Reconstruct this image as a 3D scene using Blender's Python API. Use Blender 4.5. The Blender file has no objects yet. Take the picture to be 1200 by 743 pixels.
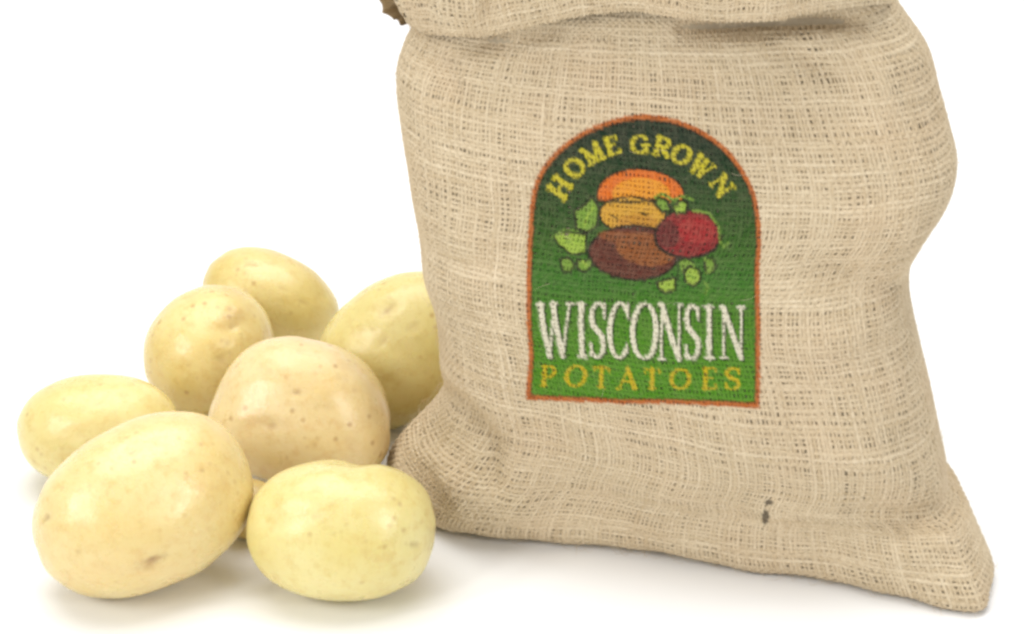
import bpy, math
import numpy as np
from mathutils import Vector, Matrix

rng = np.random.default_rng(11)
scene = bpy.context.scene
COL = scene.collection

# ------------------------------------------------------------------ camera
PW, PH = 1200.0, 743.0           # photograph size, used to turn pixels into directions
S = 0.00035                      # metres per photo pixel at the aim distance
DIST = 1.30
ELEV = math.radians(28.0)
AIM = np.array([0.0, 0.0, 0.080])
FWD = np.array([0.0, math.cos(ELEV), -math.sin(ELEV)])
RIGHT = np.array([1.0, 0.0, 0.0])
UP = np.array([0.0, math.sin(ELEV), math.cos(ELEV)])
CAM = AIM - FWD * DIST
cam_d = bpy.data.cameras.new('camera')
cam_d.sensor_width = 36.0
cam_d.lens = 36.0 * DIST / (PW * S)
cam_d.clip_start, cam_d.clip_end = 0.05, 50.0
cam = bpy.data.objects.new('camera', cam_d)
COL.objects.link(cam)
cam.matrix_world = Matrix(((RIGHT[0], UP[0], -FWD[0], CAM[0]), (RIGHT[1], UP[1], -FWD[1], CAM[1]),
                           (RIGHT[2], UP[2], -FWD[2], CAM[2]), (0, 0, 0, 1)))
scene.camera = cam

# ------------------------------------------------------------------ world and studio lamps
world = bpy.data.worlds.new('World'); scene.world = world; world.use_nodes = True
bg = world.node_tree.nodes['Background']
bg.inputs['Color'].default_value = (0.97, 0.985, 1.0, 1); bg.inputs['Strength'].default_value = 0.40

def softbox(name, loc, target, sx, sy, watts, color=(1, 1, 1)):
    d = bpy.data.lights.new(name, 'AREA'); d.shape = 'RECTANGLE'; d.size = sx; d.size_y = sy
    d.energy = watts; d.color = color
    o = bpy.data.objects.new(name, d); COL.objects.link(o); o.location = loc
    o.rotation_euler = (Vector(target) - Vector(loc)).to_track_quat('-Z', 'Y').to_euler()
    return o
softbox('overhead_softbox', (-0.05, 0.16, 1.5), (0, 0.05, 0.0), 1.5, 1.3, 24, (1.0, 0.99, 0.97))
softbox('left_softbox', (-1.02, -0.66, 0.80), (-0.08, 0.05, 0.05), 0.20, 0.40, 3.6, (1.0, 0.99, 0.97))
softbox('left_softbox', (-0.80, -0.92, 0.80), (-0.08, 0.05, 0.05), 0.20, 0.40, 3.6, (1.0, 0.99, 0.97))
softbox('right_softbox', (0.80, -1.05, 0.80), (0.0, 0.05, 0.08), 0.40, 0.40, 5.6, (1.0, 0.99, 0.97))

vs = scene.view_settings
vs.view_transform = 'Standard'; vs.look = 'None'; vs.exposure = 0.0; vs.gamma = 1.0; vs.use_curve_mapping = False
scene.cycles.use_denoising = True
scene.cycles.filter_width = 2.9
scene.cycles.max_bounces = 8
scene.cycles.diffuse_bounces = 5

# ------------------------------------------------------------------ pixel helpers
def ray(px, py):
    d = FWD * DIST + RIGHT * ((px - PW / 2) * S) - UP * ((py - PH / 2) * S)
    return d / np.linalg.norm(d)
def ground(px, py, z=0.0):
    d = ray(px, py); t = (z - CAM[2]) / d[2]
    return CAM + d * t
def on_plane(px, py, y0, lean):           # plane y = y0 + lean * z
    d = ray(px, py); t = (y0 + lean * CAM[2] - CAM[1]) / (d[1] - lean * d[2])
    return CAM + d * t
def project(P):
    q = P - CAM
    dep = q @ FWD
    return PW / 2 + (q @ RIGHT) / dep * DIST / S, PH / 2 - (q @ UP) / dep * DIST / S

def smooth(a, b, x):
    t = np.clip((x - a) / (b - a), 0, 1); return t * t * (3 - 2 * t)
def lin(r, g, b):                          # sRGB bytes to linear
    c = np.array([r, g, b], float) / 255.0
    return np.where(c <= 0.04045, c / 12.92, ((c + 0.055) / 1.055) ** 2.4)

def catmull(xs, ys, x):
    xs = np.asarray(xs, float); ys = np.asarray(ys, float); x = np.asarray(x, float)
    m = np.gradient(ys, xs, axis=0)
    k = np.clip(np.searchsorted(xs, x) - 1, 0, len(xs) - 2)
    h = xs[k + 1] - xs[k]; t = (x - xs[k]) / h
    if ys.ndim > 1: t = t[..., None]; h = h[..., None]
    t2, t3 = t * t, t * t * t
    return (2*t3-3*t2+1)*ys[k] + (t3-2*t2+t)*h*m[k] + (-2*t3+3*t2)*ys[k+1] + (t3-t2)*h*m[k+1]

def mesh_object(name, verts, faces, mat, parent=None, attrs=None, smooth_shade=True):
    """verts (n,3), faces (m,4) or (m,3) numpy -> one linked mesh object"""
    me = bpy.data.meshes.new(name)
    k = faces.shape[1]
    me.vertices.add(len(verts)); me.vertices.foreach_set('co', np.ascontiguousarray(verts, np.float32).ravel())
    me.loops.add(faces.size); me.loops.foreach_set('vertex_index', np.ascontiguousarray(faces, np.int32).ravel())
    me.polygons.add(len(faces))
    me.polygons.foreach_set('loop_start', np.arange(0, faces.size, k, dtype=np.int32))
    me.polygons.foreach_set('use_smooth', np.full(len(faces), smooth_shade))
    for an, arr in (attrs or {}).items():
        if arr.ndim == 1:
            at = me.attributes.new(an, 'FLOAT', 'POINT'); at.data.foreach_set('value', np.ascontiguousarray(arr, np.float32))
        else:
            at = me.attributes.new(an, 'FLOAT_COLOR', 'POINT'); at.data.foreach_set('color', np.ascontiguousarray(arr, np.float32).ravel())
    me.update(calc_edges=True); me.validate()
    me.materials.append(mat)
    o = bpy.data.objects.new(name, me); COL.objects.link(o)
    if parent is not None: o.parent = parent
    return o

class Nodes:
    def __init__(self, name):
        self.m = bpy.data.materials.new(name); self.m.use_nodes = True
        self.t = self.m.node_tree; self.b = self.t.nodes['Principled BSDF']
    def new(self, typ, **kw):
        n = self.t.nodes.new(typ)
        for k, v in kw.items(): setattr(n, k, v)
        return n
    def link(self, a, b): self.t.links.new(a, b)
    def mix(self, fac, a, b, blend='MIX'):
        n = self.new('ShaderNodeMix', data_type='RGBA', blend_type=blend)
        for sock, v in ((n.inputs[0], fac), (n.inputs[6], a), (n.inputs[7], b)):
            if isinstance(v, bpy.types.NodeSocket): self.link(v, sock)
            elif isinstance(v, (int, float)): sock.default_value = v
            else: sock.default_value = (*v, 1)
        return n.outputs[2]
    def ramp(self, fac, p0, p1, v0=0.0, v1=1.0):
        n = self.new('ShaderNodeMapRange'); n.inputs[1].default_value = p0; n.inputs[2].default_value = p1
        n.inputs[3].default_value = v0; n.inputs[4].default_value = v1; self.link(fac, n.inputs[0]); return n.outputs[0]
    def noise(self, vec, scale, detail=3, rough=0.5):
        n = self.new('ShaderNodeTexNoise'); n.inputs['Scale'].default_value = scale
        n.inputs['Detail'].default_value = detail; n.inputs['Roughness'].default_value = rough
        self.link(vec, n.inputs['Vector']); return n.outputs['Fac']
    def attr(self, name):
        return self.new('ShaderNodeAttribute', attribute_name=name)

# ------------------------------------------------------------------ backdrop (white studio sweep)
def backdrop():
    N = Nodes('white_sweep')
    tc = N.new('ShaderNodeTexCoord')
    f = N.noise(tc.outputs['Object'], 9.0, 3)
    N.link(N.mix(f, (0.90, 0.905, 0.91), (0.93, 0.93, 0.93)), N.b.inputs['Base Color'])
    N.b.inputs['Roughness'].default_value = 0.75
    N.b.inputs['Specular IOR Level'].default_value = 0.25
    prof = [(-2.2, 0.0), (0.9, 0.0)]
    for a in np.linspace(0, math.pi / 2, 14)[1:]:
        prof.append((0.9 + 0.5 * math.sin(a), 0.5 - 0.5 * math.cos(a)))
    prof.append((1.4, 1.9))
    xs = np.linspace(-2.2, 2.2, 9)
    V = np.array([(x, y, z) for (y, z) in prof for x in xs])
    n = len(xs)
    F = np.array([(r * n + c, r * n + c + 1, (r + 1) * n + c + 1, (r + 1) * n + c)
                  for r in range(len(prof) - 1) for c in range(n - 1)])
    o = mesh_object('floor', V, F, N.m)
    o['kind'] = 'structure'
    o['label'] = 'seamless white studio floor curving up into the backdrop'
backdrop()

# ------------------------------------------------------------------ printed emblem, drawn as ink
EX0, EY0, EX1, EY1, ER = 606.0, 122.0, 904.0, 486.0, 3.0
EW, EH = int((EX1 - EX0) * ER), int((EY1 - EY0) * ER)
gx, gy = np.meshgrid(EX0 + (np.arange(EW) + .5) / ER, EY0 + (np.arange(EH) + .5) / ER)
INK = np.zeros((EH, EW, 4))

def paint(mask, col, a=1.0):
    m = np.clip(mask, 0, 1)[..., None] * a
    INK[..., :3] = INK[..., :3] * (1 - m) + np.asarray(col) * m
def seg_mask(p, q, w, soft=0.5):
    p, q = np.asarray(p, float), np.asarray(q, float)
    M = np.zeros((EH, EW)); r = w / 2 + 1.5
    x0 = max(int((min(p[0], q[0]) - r - EX0) * ER), 0); x1 = min(int((max(p[0], q[0]) + r - EX0) * ER) + 1, EW)
    y0 = max(int((min(p[1], q[1]) - r - EY0) * ER), 0); y1 = min(int((max(p[1], q[1]) + r - EY0) * ER) + 1, EH)
    if x1 <= x0 or y1 <= y0: return M, (0, 0, 0, 0)
    X, Y = gx[y0:y1, x0:x1], gy[y0:y1, x0:x1]
    d = q - p; L = max(d @ d, 1e-9)
    t = np.clip(((X - p[0]) * d[0] + (Y - p[1]) * d[1]) / L, 0, 1)
    D = np.hypot(X - p[0] - t * d[0], Y - p[1] - t * d[1])
    M[y0:y1, x0:x1] = np.clip((w / 2 - D) / soft + 0.5, 0, 1)
    return M, (x0, y0, x1, y1)
def lines(pts_list, col, a=1.0):
    """pts_list: list of (points, width or widths)"""
    tot = np.zeros((EH, EW))
    for pts, w in pts_list:
        for k in range(len(pts) - 1):
            ww = w if np.isscalar(w) else 0.5 * (w[k] + w[k + 1])
            m, b = seg_mask(pts[k], pts[k + 1], ww)
            tot[b[1]:b[3], b[0]:b[2]] = np.maximum(tot[b[1]:b[3], b[0]:b[2]], m[b[1]:b[3], b[0]:b[2]])
    paint(tot, col, a)
def poly(pts, col, a=1.0):
    pts = np.asarray(pts, float); ins = np.zeros((EH, EW), bool)
    j = len(pts) - 1
    for i in range(len(pts)):
        xi, yi = pts[i]; xj, yj = pts[j]
        c = ((yi > gy) != (yj > gy)) & (gx < (xj - xi) * (gy - yi) / (yj - yi + 1e-12) + xi)
        ins ^= c; j = i
    paint(ins.astype(float), col, a)
def ell(cx, cy, rx, ry, rot=0.0):
    c, s = math.cos(rot), math.sin(rot)
    X, Y = (gx - cx) * c + (gy - cy) * s, -(gx - cx) * s + (gy - cy) * c
    return np.hypot(X / rx, Y / ry)
def emask(e, r): return np.clip((1 - e) * r / 0.6 + 0.5, 0, 1)

def arc(cx, cy, rx, ry, a0, a1, n=22):
    return [(cx + rx * math.cos(math.radians(a)), cy - ry * math.sin(math.radians(a))) for a in np.linspace(a0, a1, n)]
def glyph(ch):
    K, T = 'k', 'n'
    def bow(cx, cy, rx, ry, a0, a1):        # contrast-stressed bowl, thick at the sides
        return (arc(cx, cy, rx, ry, a0, a1), [abs(math.cos(math.radians(a))) for a in np.linspace(a0, a1, 22)])
    def sf(x, y, w=.17): return ([(x - w, y), (x + w, y)], T)
    return {
     'H': [([(.2,0),(.2,1)],K), ([(.8,0),(.8,1)],K), ([(.2,.5),(.8,.5)],T), sf(.2,0), sf(.2,1), sf(.8,0), sf(.8,1)],
     'O': [bow(.5,.5,.43,.5,0,360)],
     'M': [([(.14,1),(.14,0)],T), ([(.14,0),(.5,.95)],K), ([(.5,.95),(.86,0)],T), ([(.86,0),(.86,1)],K), sf(.14,1), sf(.86,1), sf(.1,0,.08), sf(.9,0,.08)],
     'E': [([(.25,0),(.25,1)],K), ([(.1,0),(.84,0),(.84,.2)],T), ([(.25,.48),(.66,.48)],T), ([(.1,1),(.9,1),(.9,.78)],T)],
     'G': [bow(.5,.5,.43,.5,40,330), ([(.84,.55),(.84,.9)],K), ([(.62,.55),(1,.55)],T), ([(.83,.02),(.83,.24)],T)],
     'R': [([(.24,0),(.24,1)],K), ([(.1,0),(.5,0)],T), bow(.5,.26,.3,.26,90,-90), ([(.24,.52),(.5,.52)],T), ([(.48,.52),(.88,1)],K), sf(.24,1), sf(.92,1,.08)],
     'W': [([(.08,0),(.3,1)],K), ([(.3,1),(.5,0)],T), ([(.44,0),(.68,1)],K), ([(.68,1),(.92,0)],T), sf(.08,0,.1), sf(.46,0,.1), sf(.92,0,.09)],
     'N': [([(.16,1),(.16,0)],T), ([(.16,0),(.84,1)],K), ([(.84,1),(.84,0)],T), sf(.16,1,.13), sf(.12,0,.08), sf(.84,0,.13)],
     'I': [([(.5,0),(.5,1)],K), sf(.5,0,.36), sf(.5,1,.36)],
     'S': [([(.86,.24),(.84,.1),(.64,0),(.4,0),(.2,.1),(.14,.24),(.22,.38),(.5,.49),(.78,.6),(.87,.75),(.8,.9),(.58,1),(.34,1),(.15,.9),(.12,.74)],
            [0,.1,.2,.3,.5,.8,1,1,1,.8,.5,.3,.2,.1,0]), ([(.88,.02),(.88,.26)],T), ([(.11,.74),(.11,.98)],T)],
     'C': [bow(.52,.5,.43,.5,45,315), ([(.88,.02),(.88,.28)],T), ([(.88,.74),(.88,.9)],T)],
     'P': [([(.27,0),(.27,1)],K), ([(.1,0),(.52,0)],T), bow(.52,.28,.34,.28,90,-90), ([(.27,.56),(.52,.56)],T), sf(.27,1)],
     'T': [([(.5,0),(.5,1)],K), ([(.06,.2),(.06,0),(.94,0),(.94,.2)],T), sf(.5,1,.2)],
     'A': [([(.5,0),(.12,1)],T), ([(.5,0),(.86,1)],K), ([(.26,.65),(.74,.65)],T), sf(.12,1,.12), sf(.87,1,.12)],
    }[ch]
def letter(ch, f, kw, nw, col, off=(0, 0), a=1.0):
    out = []
    for pts, w in glyph(ch):
        P = [np.array(f(x, y)) + off for x, y in pts]
        if w == 'k': W = kw
        elif w == 'n': W = nw
        else: W = [nw + (kw - nw) * v for v in w]
        out.append((P, W))
    lines(out, col, a)

ILL = 1.12                                   # light level the colours below were read under
def c(r, g, b): return np.clip(lin(r, g, b) / ILL, 0, .9)

def arch_inside(d):                          # signed-ish: >0 inside the arch shrunk by d px
    bot = 470.5 + (gx - 619) * 0.024 - d
    e = ((np.abs(gx - 754) / (136 - d)) ** 2.0 + (np.maximum(262 - gy, 0) / (128 - d)) ** 2.0)
    side = np.abs(gx - 754.5) <= (136 - d)
    return ((gy >= 262) & side & (gy <= bot)) | ((gy < 262) & (e <= 1))
outer = arch_inside(0.0)
INK[..., 3] = outer
wob = 0.5 + 0.5 * np.sin(gx * .21) * np.sin(gy * .17 + 1)
border = c(190, 106, 46)[None, None] * (1 - .35 * wob[..., None]) + c(150, 72, 34)[None, None] * (.35 * wob[..., None])
INK[..., :3] = border
t = smooth(150, 460, gy)[..., None]
green = c(26, 48, 32) * (1 - t) + c(78, 136, 22) * t
tm = np.exp(-((gy - 330) / 30.0) ** 2)[..., None] * .35
green = green * (1 - tm) + c(44, 108, 42) * tm
inn = arch_inside(5.4)
INK[inn, :3] = green[inn]
ring = arch_inside(4.4) & ~arch_inside(6.8)
INK[ring, :3] = INK[ring, :3] * .55

# produce picture
LEAF, LEAFD, DARK = c(150, 178, 66), c(116, 150, 56), c(16, 26, 14)
e = ell(751, 231, 50, 30); m = emask(e, 36) * (gy < 236)
paint(emask(ell(751, 231, 52, 32.5), 36) * (gy < 237), DARK); paint(m, c(214, 110, 36)); paint(emask(ell(752, 230, 34, 19), 14) * (gy < 236), c(226, 160, 44), .7)
e = ell(742, 251, 38, 17.5, .1); paint(emask(ell(742, 251, 40.5, 19.5, .1), 24), DARK); paint(emask(e, 24), c(204, 154, 54)); paint(emask(ell(748, 258, 24, 9, .1), 8), c(176, 118, 44), .55)
lines([([(703, 235), (728, 237), (750, 237), (768, 235)], 2.6), ([(716, 249), (724, 252)], 1.8), ([(752, 248), (760, 251)], 2.2), ([(733, 245), (737, 247)], 1.4)], DARK, .85)
e = ell(743, 295, 50.5, 33.5, .06); paint(emask(ell(743, 295, 53.5, 36.5, .06), 36), c(34, 22, 16)); paint(emask(e, 34), c(96, 48, 38))
paint(emask(ell(757, 290, 35, 21, .25), 12), c(150, 88, 42), .8); paint(emask(ell(735, 274, 34, 8, .1), 5), c(140, 82, 46), .8)
lines([([(x, 279 + dy), (x + 1.5, 287 + dy)], 1.9) for x, dy in ((737, 0), (748, -2), (758, 1), (770, -1), (780, 3), (728, 18), (742, 24), (756, 27), (718, 6))], c(70, 36, 28), .8)
e = ell(805, 273, 36.5, 25.5, .02); paint(emask(ell(805, 274, 39.5, 28.5), 30), c(34, 22, 18)); paint(emask(e, 30), c(136, 36, 40))
paint(emask(ell(815, 268, 22, 14, .1), 10), c(166, 44, 46), .7); paint(emask(ell(782, 272, 13, 16), 10), c(92, 38, 38), .8)
lines([([(812, 248), (830, 250), (841, 264), (842, 280), (848, 288), (852, 282)], 2.6)], LEAFD, .9)
def leaf(pts, col=LEAF):
    poly(pts, col); P = list(pts) + [pts[0]]
    lines([(P, 3.0)], DARK, .9)
leaf([(648, 275), (659, 269), (687, 271), (688, 295), (671, 298), (655, 286)])
lines([([(647, 276), (661, 266), (676, 267)], 2.2), ([(662, 282), (682, 280)], 1.5)], LEAFD)
leaf([(675, 264), (672, 246), (684, 240), (694, 232), (702, 242), (700, 260), (688, 269)], LEAFD)
lines([([(684, 262), (688, 250), (696, 241)], 2.6)], LEAF)
leaf([(657, 304), (668, 302), (675, 310), (670, 320), (660, 319)], LEAFD)
leaf([(677, 303), (686, 306), (694, 301), (695, 312), (686, 320), (678, 316)], LEAFD)
lines([([(684, 306), (689, 312)], 3.0)], LEAF)
leaf([(768, 240), (772, 233), (782, 236), (786, 247), (776, 248)], LEAFD)
leaf([(788, 244), (800, 236), (806, 240), (803, 250), (792, 250)], LEAF)
lines([([(768, 233), (776, 229), (790, 236), (800, 232), (812, 236)], 2.8)], LEAFD)
leaf([(770, 333), (792, 326), (792, 342), (780, 346), (772, 341)], LEAF)
leaf([(826, 303), (834, 300), (839, 309), (836, 319), (828, 320)], LEAFD)
leaf([(797, 304), (806, 302), (812, 308), (802, 318)], LEAFD)
leaf([(802, 320), (809, 312), (820, 316), (822, 328), (814, 337), (804, 332)], LEAF)
lines([([(798, 306), (800, 318)], 2.6), ([(798, 308), (808, 306), (814, 312)], 3.0), ([(826, 302), (834, 306), (835, 316), (828, 320)], 3.4),
       ([(826, 330), (831, 338), (828, 345)], 2.2), ([(806, 322), (814, 326)], 2.2)], LEAFD)
lines([([(795, 306), (795, 330)], 2.0)], DARK, .7)

# lettering
YEL = c(196, 184, 48); YEL2 = c(194, 170, 24); CREAM = c(222, 216, 192)
for ch, x, y, r, w in (('H', 656, 221, -56, 19), ('O', 673.5, 198.5, -44, 19), ('M', 695.0, 181, -31, 20), ('E', 717.5, 170.5, -17, 16),
                       ('G', 750, 168.5, -2, 19), ('R', 776.5, 171, 10, 19), ('O', 799.5, 180.5, 25, 19), ('W', 823.5, 196, 39, 22), ('N', 847, 219, 54, 20)):
    cr, sr = math.cos(math.radians(r)), math.sin(math.radians(r))
    f = lambda u, v, x=x, y=y, cr=cr, sr=sr, w=w: (x + (u - .5) * 1.14 * w * cr - (v - .5) * 21.5 * sr, y + (u - .5) * 1.14 * w * sr + (v - .5) * 21.5 * cr)
    letter(ch, f, 5.7, 2.9, DARK, (1.2, 1.4), .7)
    letter(ch, f, 5.7, 2.9, YEL)
for ch, x0, x1 in (('W', 631, 671), ('I', 674, 688), ('S', 690, 710), ('C', 712, 738), ('O', 739, 772), ('N', 771, 801), ('S', 802, 821), ('I', 824, 838), ('N', 843, 873)):
    f = lambda u, v, x0=x0, x1=x1: (x0 + u * (x1 - x0), 356 + (x0 - 632) * .020 + v * (60 - (x0 - 632) * .006))
    letter(ch, f, 5.9, 2.7, DARK, (2.2, 2.0), .75)
    letter(ch, f, 5.9, 2.7, CREAM)
for ch, x0, x1 in (('P', 633, 652), ('O', 662, 687), ('T', 695, 715), ('A', 724, 748), ('T', 755, 774), ('O', 785, 809), ('E', 821, 841), ('S', 848, 868)):
    f = lambda u, v, x0=x0, x1=x1: (x0 + u * (x1 - x0), 428.5 + (x0 - 633) * .017 + v * 25)
    letter(ch, f, 4.8, 2.0, YEL2)

def ink_at(px, py):
    """bilinear ink lookup -> rgba, alpha 0 outside"""
    X = (px - EX0) * ER - .5; Y = (py - EY0) * ER - .5
    ok = (X > 0) & (Y > 0) & (X < EW - 2) & (Y < EH - 2)
    X = np.clip(X, 0, EW - 2); Y = np.clip(Y, 0, EH - 2)
    i, j = X.astype(int), Y.astype(int); fx, fy = (X - i)[..., None], (Y - j)[..., None]
    r = (INK[j, i] * (1 - fx) + INK[j, i + 1] * fx) * (1 - fy) + (INK[j + 1, i] * (1 - fx) + INK[j + 1, i + 1] * fx) * fy
    r[..., 3] *= ok
    return r

# ------------------------------------------------------------------ sack surface P(s, v)
LEAN = 0.10
rows = [  # v, left outline px, right outline px
 (0.00, 457, 556, 1155, 697), (0.04, 455, 540, 1161, 684), (0.09, 464, 520, 1152, 650), (0.14, 486, 497, 1137, 612),
 (0.165, 499, 483, 1131, 601), (0.19, 511, 469, 1112, 587), (0.24, 523, 443, 1107, 552), (0.32, 522, 400, 1096, 495), (0.42, 515, 345, 1077, 412),
 (0.50, 498, 298, 1065, 352), (0.56, 492, 262, 1067, 312), (0.63, 486, 225, 1085, 275), (0.70, 481, 185, 1110, 240),
 (0.76, 472, 140, 1121, 200), (0.84, 467, 95, 1114, 150), (0.91, 470, 60, 1101, 105), (0.96, 483, 30, 1083, 55), (1.00, 512, -5, 1050, 5), (1.06, 540, -50, 1010, -45), (1.14, 545, -115, 1005, -108)]
yL0, yR0 = ground(457, 556)[1], ground(1155, 697)[1]
yLu, yRu = ground(505, 600)[1], ground(1120, 680)[1] + 0.012
vt = np.array([r[0] for r in rows])
def outline(col):
    out = []
    for r in rows:
        v = r[0]; k = float(smooth(0.02, 0.26, v))
        y0 = (yL0 * (1 - k) + yLu * k) if col == 1 else (yR0 * (1 - k) + yRu * k)
        p = on_plane(r[col], r[col + 1], y0, LEAN); p[2] = max(p[2], 0.0015)
        out.append(p)
    return np.array(out)
Ltab, Rtab = outline(1), outline(3)
NS, NV = 720, 300
VMAX = 1.12
vg = np.linspace(0, VMAX, NV)
Lg, Rg = catmull(vt, Ltab, vg), catmull(vt, Rtab, vg)
Lg[:, 2] = np.maximum(Lg[:, 2], .0015); Rg[:, 2] = np.maximum(Rg[:, 2], .0015)

def arclen_resample(P, n):
    d = np.r_[0, np.cumsum(np.linalg.norm(np.diff(P, axis=0), axis=1))]
    tt = np.linspace(0, d[-1], n)
    return np.stack([np.interp(tt, d, P[:, k]) for k in range(P.shape[1])], 1)
front_px = [(457, 556), (466, 592), (484, 616), (510, 627), (560, 632), (650, 636), (740, 647), (820, 655), (880, 660), (940, 670), (1040, 688), (1110, 701), (1142, 704), (1155, 697)]
HB = .0085                                        # height at which the cloth bags out furthest
fb = np.array([ground(p[0], p[1] - (9 if 1 < i else 0), HB if 0 < i < len(front_px) - 1 else 0)[:2] for i, p in enumerate(front_px)])
tt = np.r_[0, np.cumsum(np.linalg.norm(np.diff(fb, axis=0), axis=1))]; tt /= tt[-1]
fb = catmull(tt, fb, np.linspace(0, 1, 400))
fb = arclen_resample(fb, NS // 2 + 1)
L0, R0 = fb[0], fb[-1]
ch0 = R0 - L0; n0 = np.array([ch0[1], -ch0[0]]); n0 /= np.linalg.norm(n0)      # towards the camera
th = np.linspace(0, math.pi, 300)
bb = R0 + np.outer((0.5 - 0.5 * np.cos(th)), L0 - R0) - np.outer(np.sin(th) ** .8, n0) * 0.062
bb = arclen_resample(bb, NS // 2 + 1)
inset = np.r_[np.sin(np.linspace(0, math.pi, NS // 2 + 1))[:-1] ** .5, np.zeros(NS // 2)] * .017
base = np.r_[fb[:-1], bb[:-1]]                                                  # NS points
Fv = catmull([0, .15, .3, .45, .6, .75, .88, .96, 1.06, 1.14], [.040, .046, .050, .050, .047, .046, .042, .036, .030, .027], vg)
Bv = catmull([0, .3, .6, .85, 1.06, 1.14], [.055, .058, .052, .045, .032, .030], vg)

P = np.zeros((NV, NS, 3))
for k in range(NV):
    L, R = Lg[k], Rg[k]; chd = (R - L); h = chd[:2]; n = np.array([h[1], -h[0]]); n /= np.linalg.norm(n)
    sharp = 1 - float(smooth(.06, .32, vg[k])); a = 0.85 + .15 * sharp
    cx = 0.5 - 0.5 * np.sign(np.cos(th)) * np.abs(np.cos(th)) ** a
    fr = np.stack([cx, np.sin(th) ** (.75 + .55 * sharp) * Fv[k]], 1)
    frw = np.stack([fr[:, 0] * np.linalg.norm(h), fr[:, 1]], 1)
    bk = np.stack([1 - cx, -np.sin(th) ** (.8 + .4 * sharp) * Bv[k]], 1)
    bkw = np.stack([bk[:, 0] * np.linalg.norm(h), bk[:, 1]], 1)
    q = np.r_[arclen_resample(frw, NS // 2 + 1)[:-1], arclen_resample(bkw, NS // 2 + 1)[:-1]]
    x = q[:, 0] / np.linalg.norm(h)
    up_xy = L[:2] + np.outer(x, h) + np.outer(q[:, 1], n)
    w = 1 - float(smooth(0.0, 0.34, vg[k]))
    xb = ((base - L0) @ ch0) / (ch0 @ ch0)
    Db = base - (L0 + np.outer(xb, ch0))
    base_xy = L[:2] + np.outer(xb, h) + Db - np.outer(inset * (1 - math.sqrt(1 - max(1 - vg[k] / .10, 0.0) ** 2)), n0)
    P[k, :, :2] = up_xy * (1 - w) + base_xy * w
    xm = x * (1 - w) + xb * w
    z = L[2] + (R[2] - L[2]) * xm
    P[k, :, 2] = z
sg = np.arange(NS) / NS

def normals(P):
    ds = np.roll(P, -1, 1) - np.roll(P, 1, 1)
    dv = np.gradient(P, axis=0)
    n = np.cross(ds, dv); n /= np.linalg.norm(n, axis=2, keepdims=True) + 1e-12
    return n
N0 = normals(P)
ctr = P.mean(axis=1, keepdims=True)
if np.mean(np.sum(N0 * (P - ctr), axis=2)) < 0: N0 = -N0
PX, PY = project(P)
front = (np.arange(NS) < NS // 2)[None, :] * np.ones((NV, 1))
VG = vg[:, None] * np.ones((1, NS))
# cloth relief: soft billows plus the creases that can be seen in the photograph (metres along the normal)
disp = np.zeros((NV, NS))
q3 = P * 1.0
for fr_, am in ((28, .0021), (55, .0009), (110, .00045)):
    for _ in range(5):
        d = rng.normal(size=3); d /= np.linalg.norm(d)
        disp += am / 2 * np.sin(fr_ * rng.uniform(.7, 1.4) * 2 * (q3 @ d) + rng.uniform(0, 6.28))
def crease(pts, width, depth, side=0.0):
    """valley (depth<0) or ridge along a polyline given in photo pixels on the sack front"""
    best = np.full((NV, NS), 1e9)
    T = np.zeros((NV, NS)); n = len(pts) - 1
    for k in range(n):
        p, q = np.array(pts[k], float), np.array(pts[k + 1], float); d = q - p
        t = np.clip(((PX - p[0]) * d[0] + (PY - p[1]) * d[1]) / (d @ d), 0, 1)
        D = np.hypot(PX - p[0] - t * d[0], PY - p[1] - t * d[1])
        u = D < best; best = np.where(u, D, best); T = np.where(u, (k + t) / n, T)
    env = np.sin(np.pi * np.clip(T * .9 + .05, 0, 1)) ** .6
    return depth * np.exp(-(best / width) ** 2) * env * front
disp += crease([(516, 452), (548, 478), (575, 520), (580, 570)], 13, -.0055)
disp += crease([(480, 520), (520, 545), (545, 600)], 16, .003)
disp += crease([(560, 460), (600, 520), (620, 590)], 22, .0022)
disp += crease([(1062, 335), (1010, 330), (930, 318)], 18, -.0035)
disp += crease([(1066, 372), (1000, 392), (930, 404)], 20, .0022)
disp += crease([(1110, 596), (1060, 606), (1000, 600)], 15, -.0045)
disp += crease([(1128, 632), (1070, 650), (1010, 650)], 17, .0028)
disp += crease([(1105, 560), (1040, 552), (950, 520)], 24, .0024)
disp += crease([(1140, 660), (1090, 640), (1050, 625)], 12, -.0025)
disp += crease([(485, 60), (520, 75), (545, 130)], 14, -.003)
disp += crease([(540, 60), (570, 52), (600, 62)], 12, -.0025)
disp += crease([(800, 34), (860, 37), (910, 35), (960, 29), (1010, 28)], 11, -.013)
disp += crease([(890, 50), (925, 60), (985, 95)], 14, -.004)
disp += crease([(545, 46), (600, 46), (660, 36)], 10, -.004)
disp += crease([(905, 90), (840, 74), (740, 66)], 20, .0025)
disp += crease([(1000, 40), (1030, 80), (1040, 140)], 22, .003)
disp += crease([(500, 290), (545, 310), (600, 300)], 18, -.0022)
disp += crease([(700, 560), (820, 575), (930, 560)], 26, .0018)
disp += crease([(1085, 285), (1040, 260), (980, 255)], 20, .002)
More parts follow.
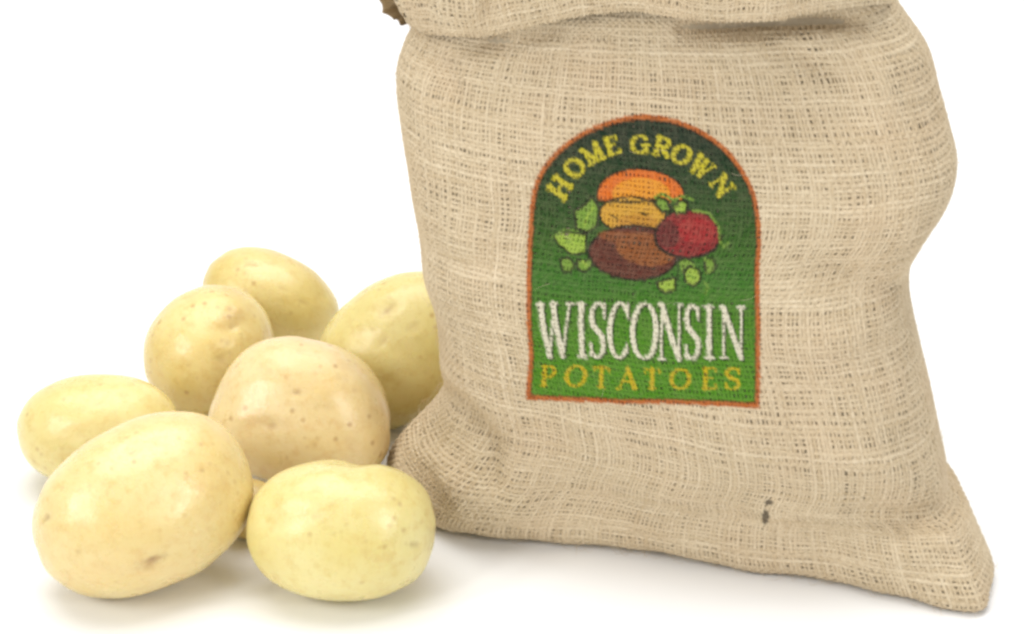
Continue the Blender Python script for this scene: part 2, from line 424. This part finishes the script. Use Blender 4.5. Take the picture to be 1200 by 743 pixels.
# the cloth rolls under at the foot and bags out just above it
bag = np.exp(-((VG - .065) / .035) ** 2) * .0010 * smooth(.0, .12, np.minimum(np.minimum(sg, np.abs(sg - .5)), 1 - sg))[None, :]
disp += bag
disp *= smooth(0.0, .02, VG) * .75 + .25
tuck = (np.abs(sg - 0.0) < .03) | (np.abs(sg - .5) < .03) | (sg > .97)
edge = np.minimum(np.minimum(np.abs(sg), np.abs(sg - .5)), 1 - sg)
disp *= (0.25 + .75 * smooth(.0, .05, edge))[None, :]
P = P + N0 * disp[..., None]
P[..., 2] = np.maximum(P[..., 2], 0.0018)
Nn = normals(P)
if np.mean(np.sum(Nn * (P - ctr), axis=2)) < 0: Nn = -Nn
PX, PY = project(P)

def sampler(G):
    G2 = np.concatenate([G, G[:, :1]], axis=1)
    def f(s, v):
        s = np.mod(s, 1.0) * NS; v = np.clip(v / VMAX, 0, 1) * (NV - 1)
        i = np.minimum(s.astype(int), NS - 1); j = np.minimum(v.astype(int), NV - 2)
        fs, fv = (s - i), (v - j)
        if G.ndim == 3: fs, fv = fs[..., None], fv[..., None]
        return (G2[j, i] * (1 - fs) + G2[j, i + 1] * fs) * (1 - fv) + (G2[j + 1, i] * (1 - fs) + G2[j + 1, i + 1] * fs) * fv
    return f
fP, fN = sampler(P), sampler(Nn)

# where the print sits on the cloth: smooth map from cloth coordinates (s, v) to print coordinates
selm = (PX > 600) & (PX < 910) & (PY > 120) & (PY < 490) & (front > .5)
ss, vv = (np.ones((NV, 1)) * sg[None, :])[selm], VG[selm]
def basis(s, v):
    s = (s - .25) * 4; v = (v - .5) * 2
    return np.stack([s ** a * v ** b for a in range(7) for b in range(7) if a + b <= 6], -1)
Bm = basis(ss, vv)
cX, *_ = np.linalg.lstsq(Bm, PX[selm], rcond=None); cY, *_ = np.linalg.lstsq(Bm, PY[selm], rcond=None)
def print_xy(s, v):
    b = basis(s, v); return b @ cX, b @ cY
smin, smax, vmin_, vmax_ = ss.min() - .01, ss.max() + .01, vv.min() - .02, vv.max() + .02

# ------------------------------------------------------------------ burlap material
def burlap():
    N = Nodes('burlap_yarn')
    tc = N.new('ShaderNodeTexCoord'); ob = tc.outputs['Object']
    ya = N.attr('yarn').outputs['Fac']; ink = N.attr('ink')
    base = N.mix(ya, c(204, 184, 151), c(233, 216, 186))
    f1 = N.noise(ob, 420, 3, .6)
    base = N.mix(N.ramp(f1, .35, .75, 0, .30), base, c(178, 152, 112))
    f2 = N.noise(ob, 26, 3, .55)
    base = N.mix(N.ramp(f2, .45, .75, 0, .30), base, c(218, 190, 156))
    f3 = N.noise(ob, 1500, 2, .5)
    base = N.mix(N.ramp(f3, .5, .8, 0, .16), base, c(240, 226, 198))
    inkf = N.new('ShaderNodeMath', operation='MULTIPLY'); N.link(ink.outputs['Alpha'], inkf.inputs[0])
    N.link(N.ramp(f1, .3, .8, 1.0, .88), inkf.inputs[1])
    col = N.mix(inkf.outputs[0], base, ink.outputs['Color'])
    N.link(col, N.b.inputs['Base Color'])
    N.b.inputs['Roughness'].default_value = .85
    N.b.inputs['Specular IOR Level'].default_value = .18
    N.b.inputs['Sheen Weight'].default_value = .03
    N.b.inputs['Sheen Roughness'].default_value = .5
    bp = N.new('ShaderNodeBump'); bp.inputs['Strength'].default_value = .5; bp.inputs['Distance'].default_value = .0003
    N.link(f3, bp.inputs['Height']); N.link(bp.outputs['Normal'], N.b.inputs['Normal'])
    return N.m
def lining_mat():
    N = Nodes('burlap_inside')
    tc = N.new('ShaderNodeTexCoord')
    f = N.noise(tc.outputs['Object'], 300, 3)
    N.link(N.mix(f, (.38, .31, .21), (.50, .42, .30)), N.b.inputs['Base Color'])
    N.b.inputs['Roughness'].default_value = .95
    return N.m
BURLAP, LINING = burlap(), lining_mat()

sack = bpy.data.objects.new('burlap_sack', None); COL.objects.link(sack)
sack.location = (0, 0, 0)
sack['label'] = 'tan burlap sack with rolled top and a green arched emblem printed on it'
sack['category'] = 'sack'

# ------------------------------------------------------------------ yarns
def lowfreq(n, k, amp):
    """smooth random curve of n samples with k control points"""
    return np.interp(np.linspace(0, k - 1, n), np.arange(k), rng.normal(size=k)) * amp
K = 4
ang = np.arange(K) / K * 2 * math.pi
def weave(fP, fN, NW, NF, vlo, vhi, s_samples, v_samples, wid_s, wid_v, amp, thick, holes=1.0):
    """interlaced warp and weft yarns over a closed surface; returns vertex, face, attribute arrays"""
    out_v, out_f, out_y, out_sv = [], [], [], []
    base_i = 0
    v_all = v_samples
    ws = rng.normal(0, .09, NW) ; wy = np.clip(rng.normal(.5, .13, NW), 0, 1); ww = np.clip(rng.normal(1, .11, NW), .7, 1.3)
    fs_ = rng.normal(0, .13, NF); fy = np.clip(rng.normal(.5, .14, NF), 0, 1); fw = np.clip(rng.normal(1, .12, NF), .66, 1.3)
    dv = (vhi - vlo) / NF
    # warp
    for i in range(NW):
        v_samples = v_all if i < NW // 2 else v_all[::2]
        nv = len(v_samples)
        s = (i + ws[i] + lowfreq(nv, 26, .12)) / NW
        v = v_samples
        tph = (v - vlo) / dv - .5
        h = amp * np.cos(math.pi * tph) * (1 if i % 2 else -1)
        p = fP(s, v); n = fN(s, v); side = fP(s + .002, v) - fP(s - .002, v); side /= np.linalg.norm(side, axis=1, keepdims=True) + 1e-9
        slub = np.clip(1 + lowfreq(nv, 30, .18), .5, 1.6)
        scale_s = np.linalg.norm(fP(s + .002, v) - fP(s - .002, v), axis=1) / .004
        w = (.35 * wid_s + .65 * .485 * scale_s / NW) * ww[i] * slub; tk = thick * np.sqrt(ww[i] * slub)
        cen = p + n * h[:, None]
        V = cen[:, None] + side[:, None] * (w[:, None] * np.cos(ang))[..., None] + n[:, None] * (tk[:, None] * np.sin(ang))[..., None]
        off = w[:, None] * np.cos(ang)
        idx = base_i + np.arange(nv * K).reshape(nv, K)
        a, b = idx[:-1], idx[1:]
        f = np.stack([a, np.roll(a, -1, 1), np.roll(b, -1, 1), b], -1).reshape(-1, 4)
        out_v.append(V.reshape(-1, 3)); out_f.append(f)
        out_y.append(np.repeat(np.clip(wy[i] + lowfreq(nv, 14, .16), 0, 1), K))
        out_sv.append(np.stack([(s[:, None] + off / scale_s[:, None]).ravel(), np.repeat(v, K)], 1))
        base_i += nv * K
    # weft
    ns = len(s_samples)
    for j in range(NF):
        lf = lowfreq(ns, 60, .12); lf[-1] = lf[0]
        v = vlo + (j + .5 + fs_[j] + lf) * dv
        v = np.clip(v, vlo + .001, vhi - .001)
        s = s_samples
        h = -amp * np.cos(math.pi * s * NW) * (1 if j % 2 else -1) * -1
        p = fP(s, v); n = fN(s, v)
        side = fP(s, v + .004) - fP(s, v - .004); sc = np.linalg.norm(side, axis=1, keepdims=True) + 1e-9; side /= sc
        slub = np.clip(1 + lowfreq(ns, 70, .2), .5, 1.7)
        w = (.35 * wid_v + .65 * .515 * sc[:, 0] / .008 * dv) * fw[j] * slub; tk = thick * np.sqrt(fw[j] * slub)
        cen = p + n * h[:, None]
        V = cen[:, None] + side[:, None] * (w[:, None] * np.cos(ang))[..., None] + n[:, None] * (tk[:, None] * np.sin(ang))[..., None]
        idx = base_i + np.arange(ns * K).reshape(ns, K)
        a, b = idx, np.roll(idx, -1, 0)
        f = np.stack([a, b, np.roll(b, -1, 1), np.roll(a, -1, 1)], -1).reshape(-1, 4)
        out_v.append(V.reshape(-1, 3)); out_f.append(f)
        out_y.append(np.repeat(np.clip(fy[j] + lowfreq(ns, 40, .16), 0, 1), K))
        off = w[:, None] * np.cos(ang)
        out_sv.append(np.stack([np.repeat(s, K), (v[:, None] + off * .008 / sc).ravel()], 1))
        base_i += ns * K
    return np.concatenate(out_v), np.concatenate(out_f), np.concatenate(out_y), np.concatenate(out_sv)

def compact(V, F, *arrs):
    used = np.zeros(len(V), bool); used[F.ravel()] = True
    m = np.cumsum(used) - 1
    return V[used], m[F], [a[used] for a in arrs]

NW, NF = 316, 140
fl_ = np.linalg.norm(np.diff(P[:, 40:NS // 2 - 40], axis=0), axis=2).mean(1)
cum = np.r_[0, np.cumsum(fl_)]; kmax = np.searchsorted(vg, 1.08); cum = cum / cum[kmax]
def even(t): return np.interp(t, cum, vg)
def bP(s, t): return fP(s, even(t))
def bN(s, t): return fN(s, even(t))
s_samples = np.r_[np.arange(0, NW / 2, .25), np.arange(NW / 2, NW, .5)] / NW
v_samples = np.linspace(0, 1.0, NF * 4 + 1)
V, F, Y, SV = weave(bP, bN, NW, NF, 0.0, 1.0, s_samples, v_samples, .00084, .00094, .00019, .00040)
SV[:, 1] = even(SV[:, 1])
V[:, 2] = np.maximum(V[:, 2], 0.0006)
ink = np.zeros((len(V), 4))
near = (SV[:, 0] > smin) & (SV[:, 0] < smax) & (SV[:, 1] > vmin_) & (SV[:, 1] < vmax_)
pxs, pys = print_xy(SV[near, 0], SV[near, 1])
iv = ink_at(pxs, pys); qx, qy = project(V[near]); iv[np.hypot(qx - pxs, qy - pys) > 14] = 0
ink[near] = iv
inside = ink[:, 3] > .5
# small ink smudges by the foot of the sack
vx, vy = project(V)
frontv = SV[:, 0] < .5
for x, y, rx, ry in ((897, 606, 4.0, 8.5), (901, 589, 5.0, 3.2)):
    k = frontv & (((vx - x) / rx) ** 2 + ((vy - y) / ry) ** 2 < 1)
    ink[k] = np.r_[c(72, 62, 48), .85]
fin = inside[F].sum(1) >= 2
Vb, Fb, (Yb, Ib) = compact(V, F[~fin], Y, ink)
o = mesh_object('woven_body', Vb, Fb, BURLAP, sack, {'yarn': Yb, 'ink': Ib}); o['kind'] = 'stuff'
Ve, Fe, (Ye, Ie) = compact(V, F[fin], Y, ink)
o = mesh_object('printed_emblem', Ve, Fe, BURLAP, sack, {'yarn': Ye, 'ink': Ie}); o['kind'] = 'stuff'
o['label'] = 'green arched emblem with orange border, potatoes, leaves and lettering'

# inner lining, closed at foot and top
def lining():
    st = 3
    G = (P - Nn * .00062)[::st, ::st]
    G[..., 2] = np.maximum(G[..., 2], .0004)
    r, n = G.shape[:2]
    V = G.reshape(-1, 3)
    idx = np.arange(r * n).reshape(r, n)
    a, b = idx[:-1], idx[1:]
    F = np.stack([a, np.roll(a, -1, 1), np.roll(b, -1, 1), b], -1).reshape(-1, 4)
    # caps: inner rings
    caps_v, caps_f = [], []
    cnt = len(V)
    for row, zoff in ((0, 0.0), (r - 1, -.012)):
        prev = idx[row]
        cc = G[row].mean(0)
        for k, t in enumerate((.6, .25, .02)):
            ringv = G[row] * t + cc * (1 - t); ringv[:, 2] += zoff * (1 - t) ** .5 
            if row: ringv[:, 2] += .006 * np.sin(ringv[:, 0] * 130) * np.cos(ringv[:, 1] * 150)
            caps_v.append(ringv); cur = cnt + np.arange(n); cnt += n
            caps_f.append(np.stack([prev, np.roll(prev, -1), np.roll(cur, -1), cur], -1)); prev = cur
    mesh_object('inner_lining', np.concatenate([V] + caps_v), np.concatenate([F] + caps_f), LINING, sack)
lining()

# ------------------------------------------------------------------ rolled cuff round the mouth
hem_px = [(440, 22), (478, 29), (520, 33), (560, 37), (600, 33), (640, 24), (690, 15), (745, 12), (800, 20), (850, 25), (900, 24), (940, 17), (985, 9), (1020, 4), (1060, 0)]
hx = np.array([p[0] for p in hem_px]); hy = np.array([p[1] for p in hem_px]) + 8.0
gap_x = [440, 500, 560, 640, 700, 800, 880, 930, 980, 1020, 1060]
gap_v = [.0015, .0015, .0040, .0040, .0035, .0055, .0130, .0130, .007, -.0005, -.007]
kv = int(.985 / VMAX * (NV - 1))
ringP, ringN = P[kv].copy(), Nn[kv].copy()
ringN[:, 2] = 0
for arr in (ringP, ringN):                       # the cuff does not follow the small creases of the body
    for c3 in range(3): arr[:, c3] = np.convolve(np.r_[arr[-12:, c3], arr[:, c3], arr[:12, c3]], np.ones(25) / 25, 'valid')
ringN /= np.linalg.norm(ringN, axis=1, keepdims=True)
NC = 140
prof_t = np.linspace(0, 1, NC)
# profile: hem (outside, low) -> swelling -> rolled lip -> inside
po = catmull([0, .12, .3, .5, .62, .72, .82, 1], [0, .0040, .0075, .0060, .0015, -.0055, -.0085, -.0095], prof_t)
pz = catmull([0, .12, .3, .5, .62, .72, .82, 1], [0, .007, .020, .035, .0415, .0405, .034, .012], prof_t)
al = np.r_[0, np.cumsum(np.hypot(np.diff(po), np.diff(pz)))]; ev = np.linspace(0, al[-1], NC)
po, pz, prof_t = np.interp(ev, al, po), np.interp(ev, al, pz), np.interp(ev, al, prof_t)   # even steps along the cloth
cuff = np.zeros((NC, NS, 3))
for k in range(NS):
    p, n = ringP[k], ringN[k]
    isf = k < NS // 2
    pxk, pyk = project(p)
    g = np.interp(pxk, gap_x, gap_v) if isf else np.interp(pxk, [480, 980, 1055], [.004, .004, -.007])
    target = np.interp(pxk, hx, hy) if isf else None
    q = p + n * (g + .0008)
    if isf:
        _, yy = project(q); dz = (yy - target) * S / math.cos(ELEV)
    else:
        e = min(k - NS // 2, NS - k) / (NS / 2)
        dz = None
    fac = float(np.interp(pxk, [940, 1045], [1, .1]))
    cuff[:, k, 0] = q[0] + n[0] * (po * fac + (1 - fac) * -.006 * smooth(0, .3, prof_t)); cuff[:, k, 1] = q[1] + n[1] * (po * fac + (1 - fac) * -.006 * smooth(0, .3, prof_t))
    cuff[:, k, 2] = dz if dz is not None else np.nan
zf = cuff[0, :, 2]; ok = ~np.isnan(zf); ii = np.arange(NS)
zf = np.interp(ii, np.r_[ii[ok], NS], np.r_[zf[ok], zf[ok][0]])
ker = np.ones(15) / 15; zf = np.convolve(np.r_[zf[-7:], zf, zf[:7]], ker, 'valid')
# lip height wanders
lip = 1 + .06 * np.sin(2 * math.pi * sg * 5 + 1) + .05 * np.sin(2 * math.pi * sg * 9)
cuff[..., 2] = (ringP[:, 2] + zf)[None, :] + pz[:, None] * lip[None, :]
wr = sum(a * np.sin(2 * math.pi * sg * f + p) for a, f, p in ((.0009, 14, .3), (.0008, 23, 1.7), (.0006, 37, 4)))
cn = normals(cuff)
if np.mean(np.sum(cn[:60] * ringN[None], axis=2)) < 0: cn = -cn
cuff += cn * (wr[None, :] * smooth(0, .3, prof_t)[:, None] * (1 - smooth(.7, 1, prof_t))[:, None])[..., None]
# the cuff flares outwards at the left corner, standing away from the sack
fl = np.exp(-(((sg + .5) % 1 - .5 + .035) / .022) ** 2)
cuff += (np.array([-1, .25, 0.15])[None, None] * (fl * .020)[None, :, None]) * (smooth(-.1, .30, prof_t) * (1 - smooth(.6, .95, prof_t)))[:, None, None]
cn = normals(cuff)
if np.mean(np.sum(cn[:60] * ringN[None], axis=2)) < 0: cn = -cn
def cuff_sampler(G):
    G2 = np.concatenate([G, G[:, :1]], axis=1)
    def f(s, v):
        s = np.mod(s, 1.0) * NS; v = np.clip(v, 0, 1) * (NC - 1)
        i = np.minimum(s.astype(int), NS - 1); j = np.minimum(v.astype(int), NC - 2)
        fs, fv = (s - i)[..., None], (v - j)[..., None]
        return (G2[j, i] * (1 - fs) + G2[j, i + 1] * fs) * (1 - fv) + (G2[j + 1, i] * (1 - fs) + G2[j + 1, i + 1] * fs) * fv
    return f
cP, cN = cuff_sampler(cuff), cuff_sampler(cn)
NFc = 40
V, F, Y, SV = weave(cP, cN, NW, NFc, 0.0, 1.0, s_samples, np.linspace(0.0, 1, NFc * 4 + 1), .00084, .00092, .00019, .00040)
o = mesh_object('rolled_cuff', V, F, BURLAP, sack, {'yarn': Y, 'ink': np.zeros((len(V), 4))}); o['kind'] = 'stuff'
G = (cuff - cn * .0007)[::4, ::4]; r, n = G.shape[:2]; idx = np.arange(r * n).reshape(r, n); a, b = idx[:-1], idx[1:]
mesh_object('cuff_lining', G.reshape(-1, 3), np.stack([a, np.roll(a, -1, 1), np.roll(b, -1, 1), b], -1).reshape(-1, 4), LINING, sack)

# end of the rolled cuff: a curled pocket of cloth whose open end shows past the sack's corner
def cuff_end():
    n, R = 64, 12
    cz = cuff[30, 0]; y0 = cz[1] + .004 + .5 * cz[2]          # at the cuff's own corner, leaning with its roll
    th = np.arange(n) / n * 2 * math.pi
    rim = np.array([on_plane(472 + 30 * math.cos(t) * (1 + .05 * math.sin(9 * t)), -14 + 42 * math.sin(t) * (1 + .05 * math.sin(13 * t)), y0, -.5) for t in th])
    jag = 1 + .05 * np.convolve(rng.normal(size=n + 1), [.5, .5], 'valid') * (th < 3.6)
    cc = rim.mean(0); rim = cc + (rim - cc) * jag[:, None]
    axis = np.array([.55, .83, -.05]); rings = []
    for k in range(R):
        t = k / (R - 1); f = math.sqrt(max(1 - t ** 2.6, .0004))
        rings.append(cc + (rim - cc) * (f if k else 1) + axis * .032 * t)
    V = np.concatenate(rings); idx = np.arange(n * R).reshape(R, n); a, b = idx[:-1], idx[1:]
    F = np.stack([a, np.roll(a, -1, 1), np.roll(b, -1, 1), b], -1).reshape(-1, 4)
    mesh_object('cuff_fold', V, F, BURLAP, sack, {'yarn': np.clip(rng.normal(.3, .2, len(V)), 0, 1), 'ink': np.zeros((len(V), 4))})
cuff_end()

# ------------------------------------------------------------------ loose fibres
def fibres():
    spec = []
    for _ in range(800):                                 # all over the cloth
        s = rng.uniform(0, 1); v = rng.uniform(.01, 1.0)
        if smin < s < smax and vmin_ < v < vmax_ and rng.random() < .9: continue
        spec.append((fP, fN, s, v, rng.uniform(.003, .008), .000075))
    for _ in range(110):                                 # along the foot
        s = rng.uniform(.08, .5); spec.append((fP, fN, s, rng.uniform(.005, .05), rng.uniform(.003, .008), .00007))
    for _ in range(160):                                 # frayed hem of the cuff
        s = rng.uniform(-.03, .5) if rng.random() < .6 else rng.normal(-.02, .02)
        spec.append((cP, cN, s % 1, rng.uniform(0, .03), rng.uniform(.002, .005), .00010))
    for _ in range(220):                                 # along both side edges
        spec.append((fP, fN, (rng.choice([0, .5]) + rng.normal(0, .012)) % 1, rng.uniform(.03, 1.0), rng.uniform(.003, .007), .00008))
    M = 6; k3 = np.arange(3) / 3 * 2 * math.pi
    Vs, Fs = [], []
    for q, (gp, gn, s, v, L, r) in enumerate(spec):
        s = np.array([s]); v = np.array([v])
        p, n = gp(s, v)[0], gn(s, v)[0]
        tdir = rng.normal(size=3); tdir -= n * (tdir @ n); tdir /= np.linalg.norm(tdir)
        b = np.cross(n, tdir); u = np.linspace(0, 1, M)
        lift = rng.uniform(.15, .6)
        C = p + n * (.0004 + L * lift * np.sin(u * math.pi * rng.uniform(.5, 1.0)))[:, None] + tdir * (u * L)[:, None] + b * (L * .3 * rng.normal() * u ** 2)[:, None]
        C[:, 2] = np.maximum(C[:, 2], .0003)
        rr = r * (1 - .6 * u)
        Vs.append((C[:, None] + (n[None, None] * np.cos(k3)[None, :, None] + b[None, None] * np.sin(k3)[None, :, None]) * rr[:, None, None]).reshape(-1, 3))
        idx = q * M * 3 + np.arange(M * 3).reshape(M, 3); a, bq = idx[:-1], idx[1:]
        Fs.append(np.stack([a, np.roll(a, -1, 1), np.roll(bq, -1, 1), bq], -1).reshape(-1, 4))
    V = np.concatenate(Vs)
    o = mesh_object('loose_fibres', V, np.concatenate(Fs), BURLAP, sack, {'yarn': np.full(len(V), .8), 'ink': np.zeros((len(V), 4))}); o['kind'] = 'stuff'
fibres()

# ------------------------------------------------------------------ potatoes
def potato_material(name, pale, deep, blush, blush_amt, speck_amt, offs):
    pale, deep, blush = (np.array(q) * np.array((.93, .91, .88)) for q in (pale, deep, blush))
    N = Nodes(name)
    tc = N.new('ShaderNodeTexCoord')
    mp = N.new('ShaderNodeMapping'); mp.inputs['Location'].default_value = offs; N.link(tc.outputs['Object'], mp.inputs['Vector']); ob = mp.outputs['Vector']
    base = N.mix(N.ramp(N.noise(ob, 38, 4, .55), .32, .70), pale, deep)
    base = N.mix(N.ramp(N.noise(ob, 24, 3, .6), .52, .72, 0, blush_amt), base, blush)
    fine = N.noise(ob, 420, 4, .6)
    base = N.mix(N.ramp(fine, .52, .78, 0, .28), base, tuple(np.array(deep) * np.array((.86, .74, .58))))
    vor = N.new('ShaderNodeTexVoronoi'); vor.inputs['Scale'].default_value = 190; N.link(ob, vor.inputs['Vector'])
    sp = N.ramp(vor.outputs['Distance'], .04, .30, .8, 0)
    gate = N.ramp(N.noise(ob, 60, 2), .48, .60)
    mm = N.new('ShaderNodeMath', operation='MULTIPLY'); N.link(sp, mm.inputs[0]); N.link(gate, mm.inputs[1])
    m2 = N.new('ShaderNodeMath', operation='MULTIPLY'); N.link(mm.outputs[0], m2.inputs[0]); m2.inputs[1].default_value = min(speck_amt + .15, .8)
    base = N.mix(m2.outputs[0], base, c(168, 118, 66))
    base = N.mix(N.ramp(N.noise(ob, 170, 4, .65), .50, .72, 0, .62), base, tuple(np.array(deep) * np.array((.90, .80, .70))))
    eye = N.attr('eye').outputs['Fac']
    base = N.mix(eye, base, c(160, 112, 62))
    N.link(base, N.b.inputs['Base Color'])
    N.b.inputs['Subsurface Weight'].default_value = .30
    N.b.inputs['Subsurface Radius'].default_value = (1.0, .62, .22)
    N.b.inputs['Subsurface Scale'].default_value = .0035
    N.link(N.ramp(N.noise(ob, 90, 4, .6), .3, .7, .22, .38), N.b.inputs['Roughness'])
    N.b.inputs['Specular IOR Level'].default_value = .55
    bp = N.new('ShaderNodeBump'); bp.inputs['Strength'].default_value = .32; bp.inputs['Distance'].default_value = .0005
    hsum = N.new('ShaderNodeMath', operation='ADD'); N.link(fine, hsum.inputs[0]); N.link(N.noise(ob, 130, 3), hsum.inputs[1])
    N.link(hsum.outputs[0], bp.inputs['Height']); N.link(bp.outputs['Normal'], N.b.inputs['Normal'])
    return N.m

import bmesh
bm = bmesh.new(); bmesh.ops.create_icosphere(bm, subdivisions=5, radius=1.0)
bm.verts.ensure_lookup_table()
ICO_V = np.array([v.co[:] for v in bm.verts]); ICO_F = np.array([[v.index for v in f.verts] for f in bm.faces]); bm.free()
POTS = []
def potato(label, cx, cy, a, b, cdep, tilt, seed, pal, p=2.15, lump=.03, taper=0.0, eyes=(), lift=0.0, back=0.0, pear=0.0, notch=None):
    """cx, cy, a, b in photo pixels, tilt in degrees (positive rises to the right); rests on the floor"""
    r = np.random.default_rng(seed)
    tl = math.radians(tilt)
    A = RIGHT * math.cos(tl) + UP * math.sin(tl); B = -RIGHT * math.sin(tl) + UP * math.cos(tl)
    if back:                                            # long axis also runs away from the camera
        A = A + FWD * back; A /= np.linalg.norm(A); cosa = 1 / math.sqrt(1 + back * back); sina = back * cosa
        a = math.sqrt(a * a - (cdep * sina) ** 2) / cosa
    Z = np.cross(A, B)                                  # towards the camera
    U = ICO_V.copy()
    nrm = (np.abs(U) ** p).sum(1) ** (1 / p); U /= nrm[:, None]
    low = np.zeros(len(U))
    for k in range(14):
        d = r.normal(size=3); d /= np.linalg.norm(d); f = r.uniform(1.2, 3.6)
        low += r.normal() / (1 + f) * np.sin(f * (U @ d) + r.uniform(0, 6.28))
    low /= low.std()
    fine = np.zeros(len(U))
    for k in range(16):
        d = r.normal(size=3); d /= np.linalg.norm(d); f = r.uniform(8, 20)
        fine += np.sin(f * (U @ d) + r.uniform(0, 6.28))
    mid = np.zeros(len(U))
    for k in range(10):
        d = r.normal(size=3); d /= np.linalg.norm(d); mid += np.sin(r.uniform(4, 7) * (U @ d) + r.uniform(0, 6.28))
    U *= (1 + lump * low + .0020 * mid + .0013 * fine)[:, None]
    eye = np.zeros(len(U))
    W = ICO_V
    for (ex, ey, size, depth, dark) in eyes:           # eye position on the visible side, in units of a and b
        ez = math.sqrt(max(1 - ex * ex - ey * ey, .02))
        e = np.array([ex, ey, ez]); e /= np.linalg.norm(e)
        tu = np.cross(e, (0, 1, 0)); tu /= np.linalg.norm(tu); tv = np.cross(e, tu)
        du, dv_ = (W @ tu) / (size * 1.5), (W @ tv) / size
        g = np.exp(-(du ** 2 + dv_ ** 2)) * (W @ e > 0)
        U *= (1 - depth * g + depth * .45 * np.exp(-((du) ** 2 + (dv_ - 1.6) ** 2)) * (W @ e > 0))[:, None]
        eye = np.maximum(eye, dark * np.exp(-((du / .75) ** 2 + (dv_ / .6) ** 2)) * (W @ e > 0))
    U[:, 1] *= 1 + taper * U[:, 0]; U[:, 2] *= 1 + taper * U[:, 0]
    U[:, 0] *= 1 - pear * U[:, 1]
    if notch: U[:, 1] -= notch[2] * np.exp(-((U[:, 0] - notch[0]) / notch[1]) ** 2) * np.clip(U[:, 1], 0, 1) ** 3
    d = ray(cx, cy); dep = DIST
    for _ in range(12):
        k = S * dep / DIST
        off = (U[:, :1] * a * A + U[:, 1:2] * b * B + U[:, 2:3] * cdep * Z) * k
        tpar = (-off[:, 2].min() + lift - CAM[2]) / d[2]
        dep = tpar * (d @ FWD)
    center = CAM + d * tpar
    pos = center.copy(); pos[2] = 0
    V = off + (center - pos)
    o = mesh_object('potato', V, ICO_F, pal, None, {'eye': np.clip(eye, 0, 1)})
    o.location = pos
    o['label'] = label; o['category'] = 'potato'; o['group'] = 'potatoes heaped beside the sack'
    POTS.append((label, V + pos, center, np.stack([A * a, B * b, Z * cdep]) * k))
    return o
LEM = (c(250, 234, 158), c(238, 214, 124)); 
PM = {
 'big': potato_material('skin_straw', c(247, 230, 170), c(240, 215, 146), c(240, 208, 152), .5, .4, (3, 1, 7)),
 'lemon': potato_material('skin_lemon', c(246, 235, 170), c(238, 222, 144), c(232, 212, 142), .4, .35, (9, 4, 2)),
 'peach': potato_material('skin_peach', c(250, 231, 180), c(243, 218, 156), c(240, 206, 158), .5, .75, (5, 8, 1)),
 'pale': potato_material('skin_pale', c(246, 233, 168), c(238, 220, 144), c(230, 208, 138), .4, .35, (2, 6, 4)),
 'gold': potato_material('skin_gold', c(246, 229, 164), c(236, 212, 136), c(222, 190, 136), .55, .6, (7, 3, 9)),
 'ochre': potato_material('skin_ochre', c(246, 230, 164), c(235, 214, 136), c(220, 194, 132), .5, .5, (1, 9, 5)),
 'olive': potato_material('skin_olive', c(246, 233, 166), c(235, 219, 142), c(226, 204, 138), .45, .5, (8, 2, 3)),
 'brown': potato_material('skin_tan', c(232, 210, 142), c(218, 190, 116), c(206, 172, 114), .4, .3, (4, 4, 8)),
}
potato('largest pale straw potato, tilted, with a brown pit low on its front', 165, 593, 132, 95, 90, 25, 3, PM['big'], 2.3, .022, .02,
       ((-.16, -.62, .075, .05, .9), (-.80, .35, .05, .03, .55), (.05, .62, .05, .03, .45), (.25, .55, .04, .02, .3)), back=.25)
potato('smooth lemon yellow potato with a dimpled top, lying against the burlap sack foot', 402, 618, 111, 83, 82, -4, 8, PM['lemon'], 2.35, .020, .02,
       ((.08, 1.0, .20, .10, .15), (-.1, -.05, .5, .03, .0), (.78, -.12, .06, .03, .4), (-.25, .2, .05, .02, .2)), notch=(.12, .16, .07))
potato('peach tinted potato freckled with brown spots, in the middle of the heap', 354, 480, 106, 84, 72, -9, 21, PM['peach'], 2.4, .020, -.02,
       ((-.35, -.2, .2, .0, .25), (-.05, .25, .05, .03, .6), (-.45, .45, .05, .02, .4), (.42, .5, .05, .02, .4), (.3, .1, .04, .02, .4), (-.25, -.25, .06, .03, .5), (.55, -.3, .05, .02, .4), (-.6, -.1, .04, .02, .4)), pear=.14)
potato('plain pale yellow potato half hidden behind the largest potato', 116, 505, 93, 67, 72, 4, 14, PM['pale'], 2.15, .026, 0,
       ((.1, .5, .06, .02, .3), (.4, .6, .05, .02, .25)))
potato('round golden potato with a dull brown patch on one cheek', 247, 411, 79, 77, 74, 30, 5, PM['gold'], 2.1, .028, 0,
       ((.62, .22, .26, .0, .38), (.15, -.30, .16, .0, .3), (.15, -.22, .08, .03, .5), (.55, .12, .07, .03, .6), (.62, .38, .06, .03, .55), (.35, -.05, .04, .02, .4), (-.3, .5, .05, .02, .3)))
potato('smooth ochre potato at the back of the heap, behind the round golden one', 315, 350, 86, 59, 62, -20, 33, PM['ochre'], 2.1, .024, -.04,
       ((-.35, .55, .07, .03, .5), (.2, .3, .05, .02, .35), (.5, .2, .06, .02, .35)))
potato('greenish yellow potato tucked behind the side of the burlap sack', 462, 413, 106, 80, 66, 38, 27, PM['olive'], 2.15, .026, 0,
       ((.25, .5, .08, .03, .55), (.35, .1, .06, .02, .5), (.0, .2, .05, .02, .3)))
potato('small tan potato in shadow, wedged in the gap under the heap', 292, 597, 37, 34, 34, 10, 40, PM['brown'], 2.1, .02, 0, ((.1, -.3, .08, .03, .4),))
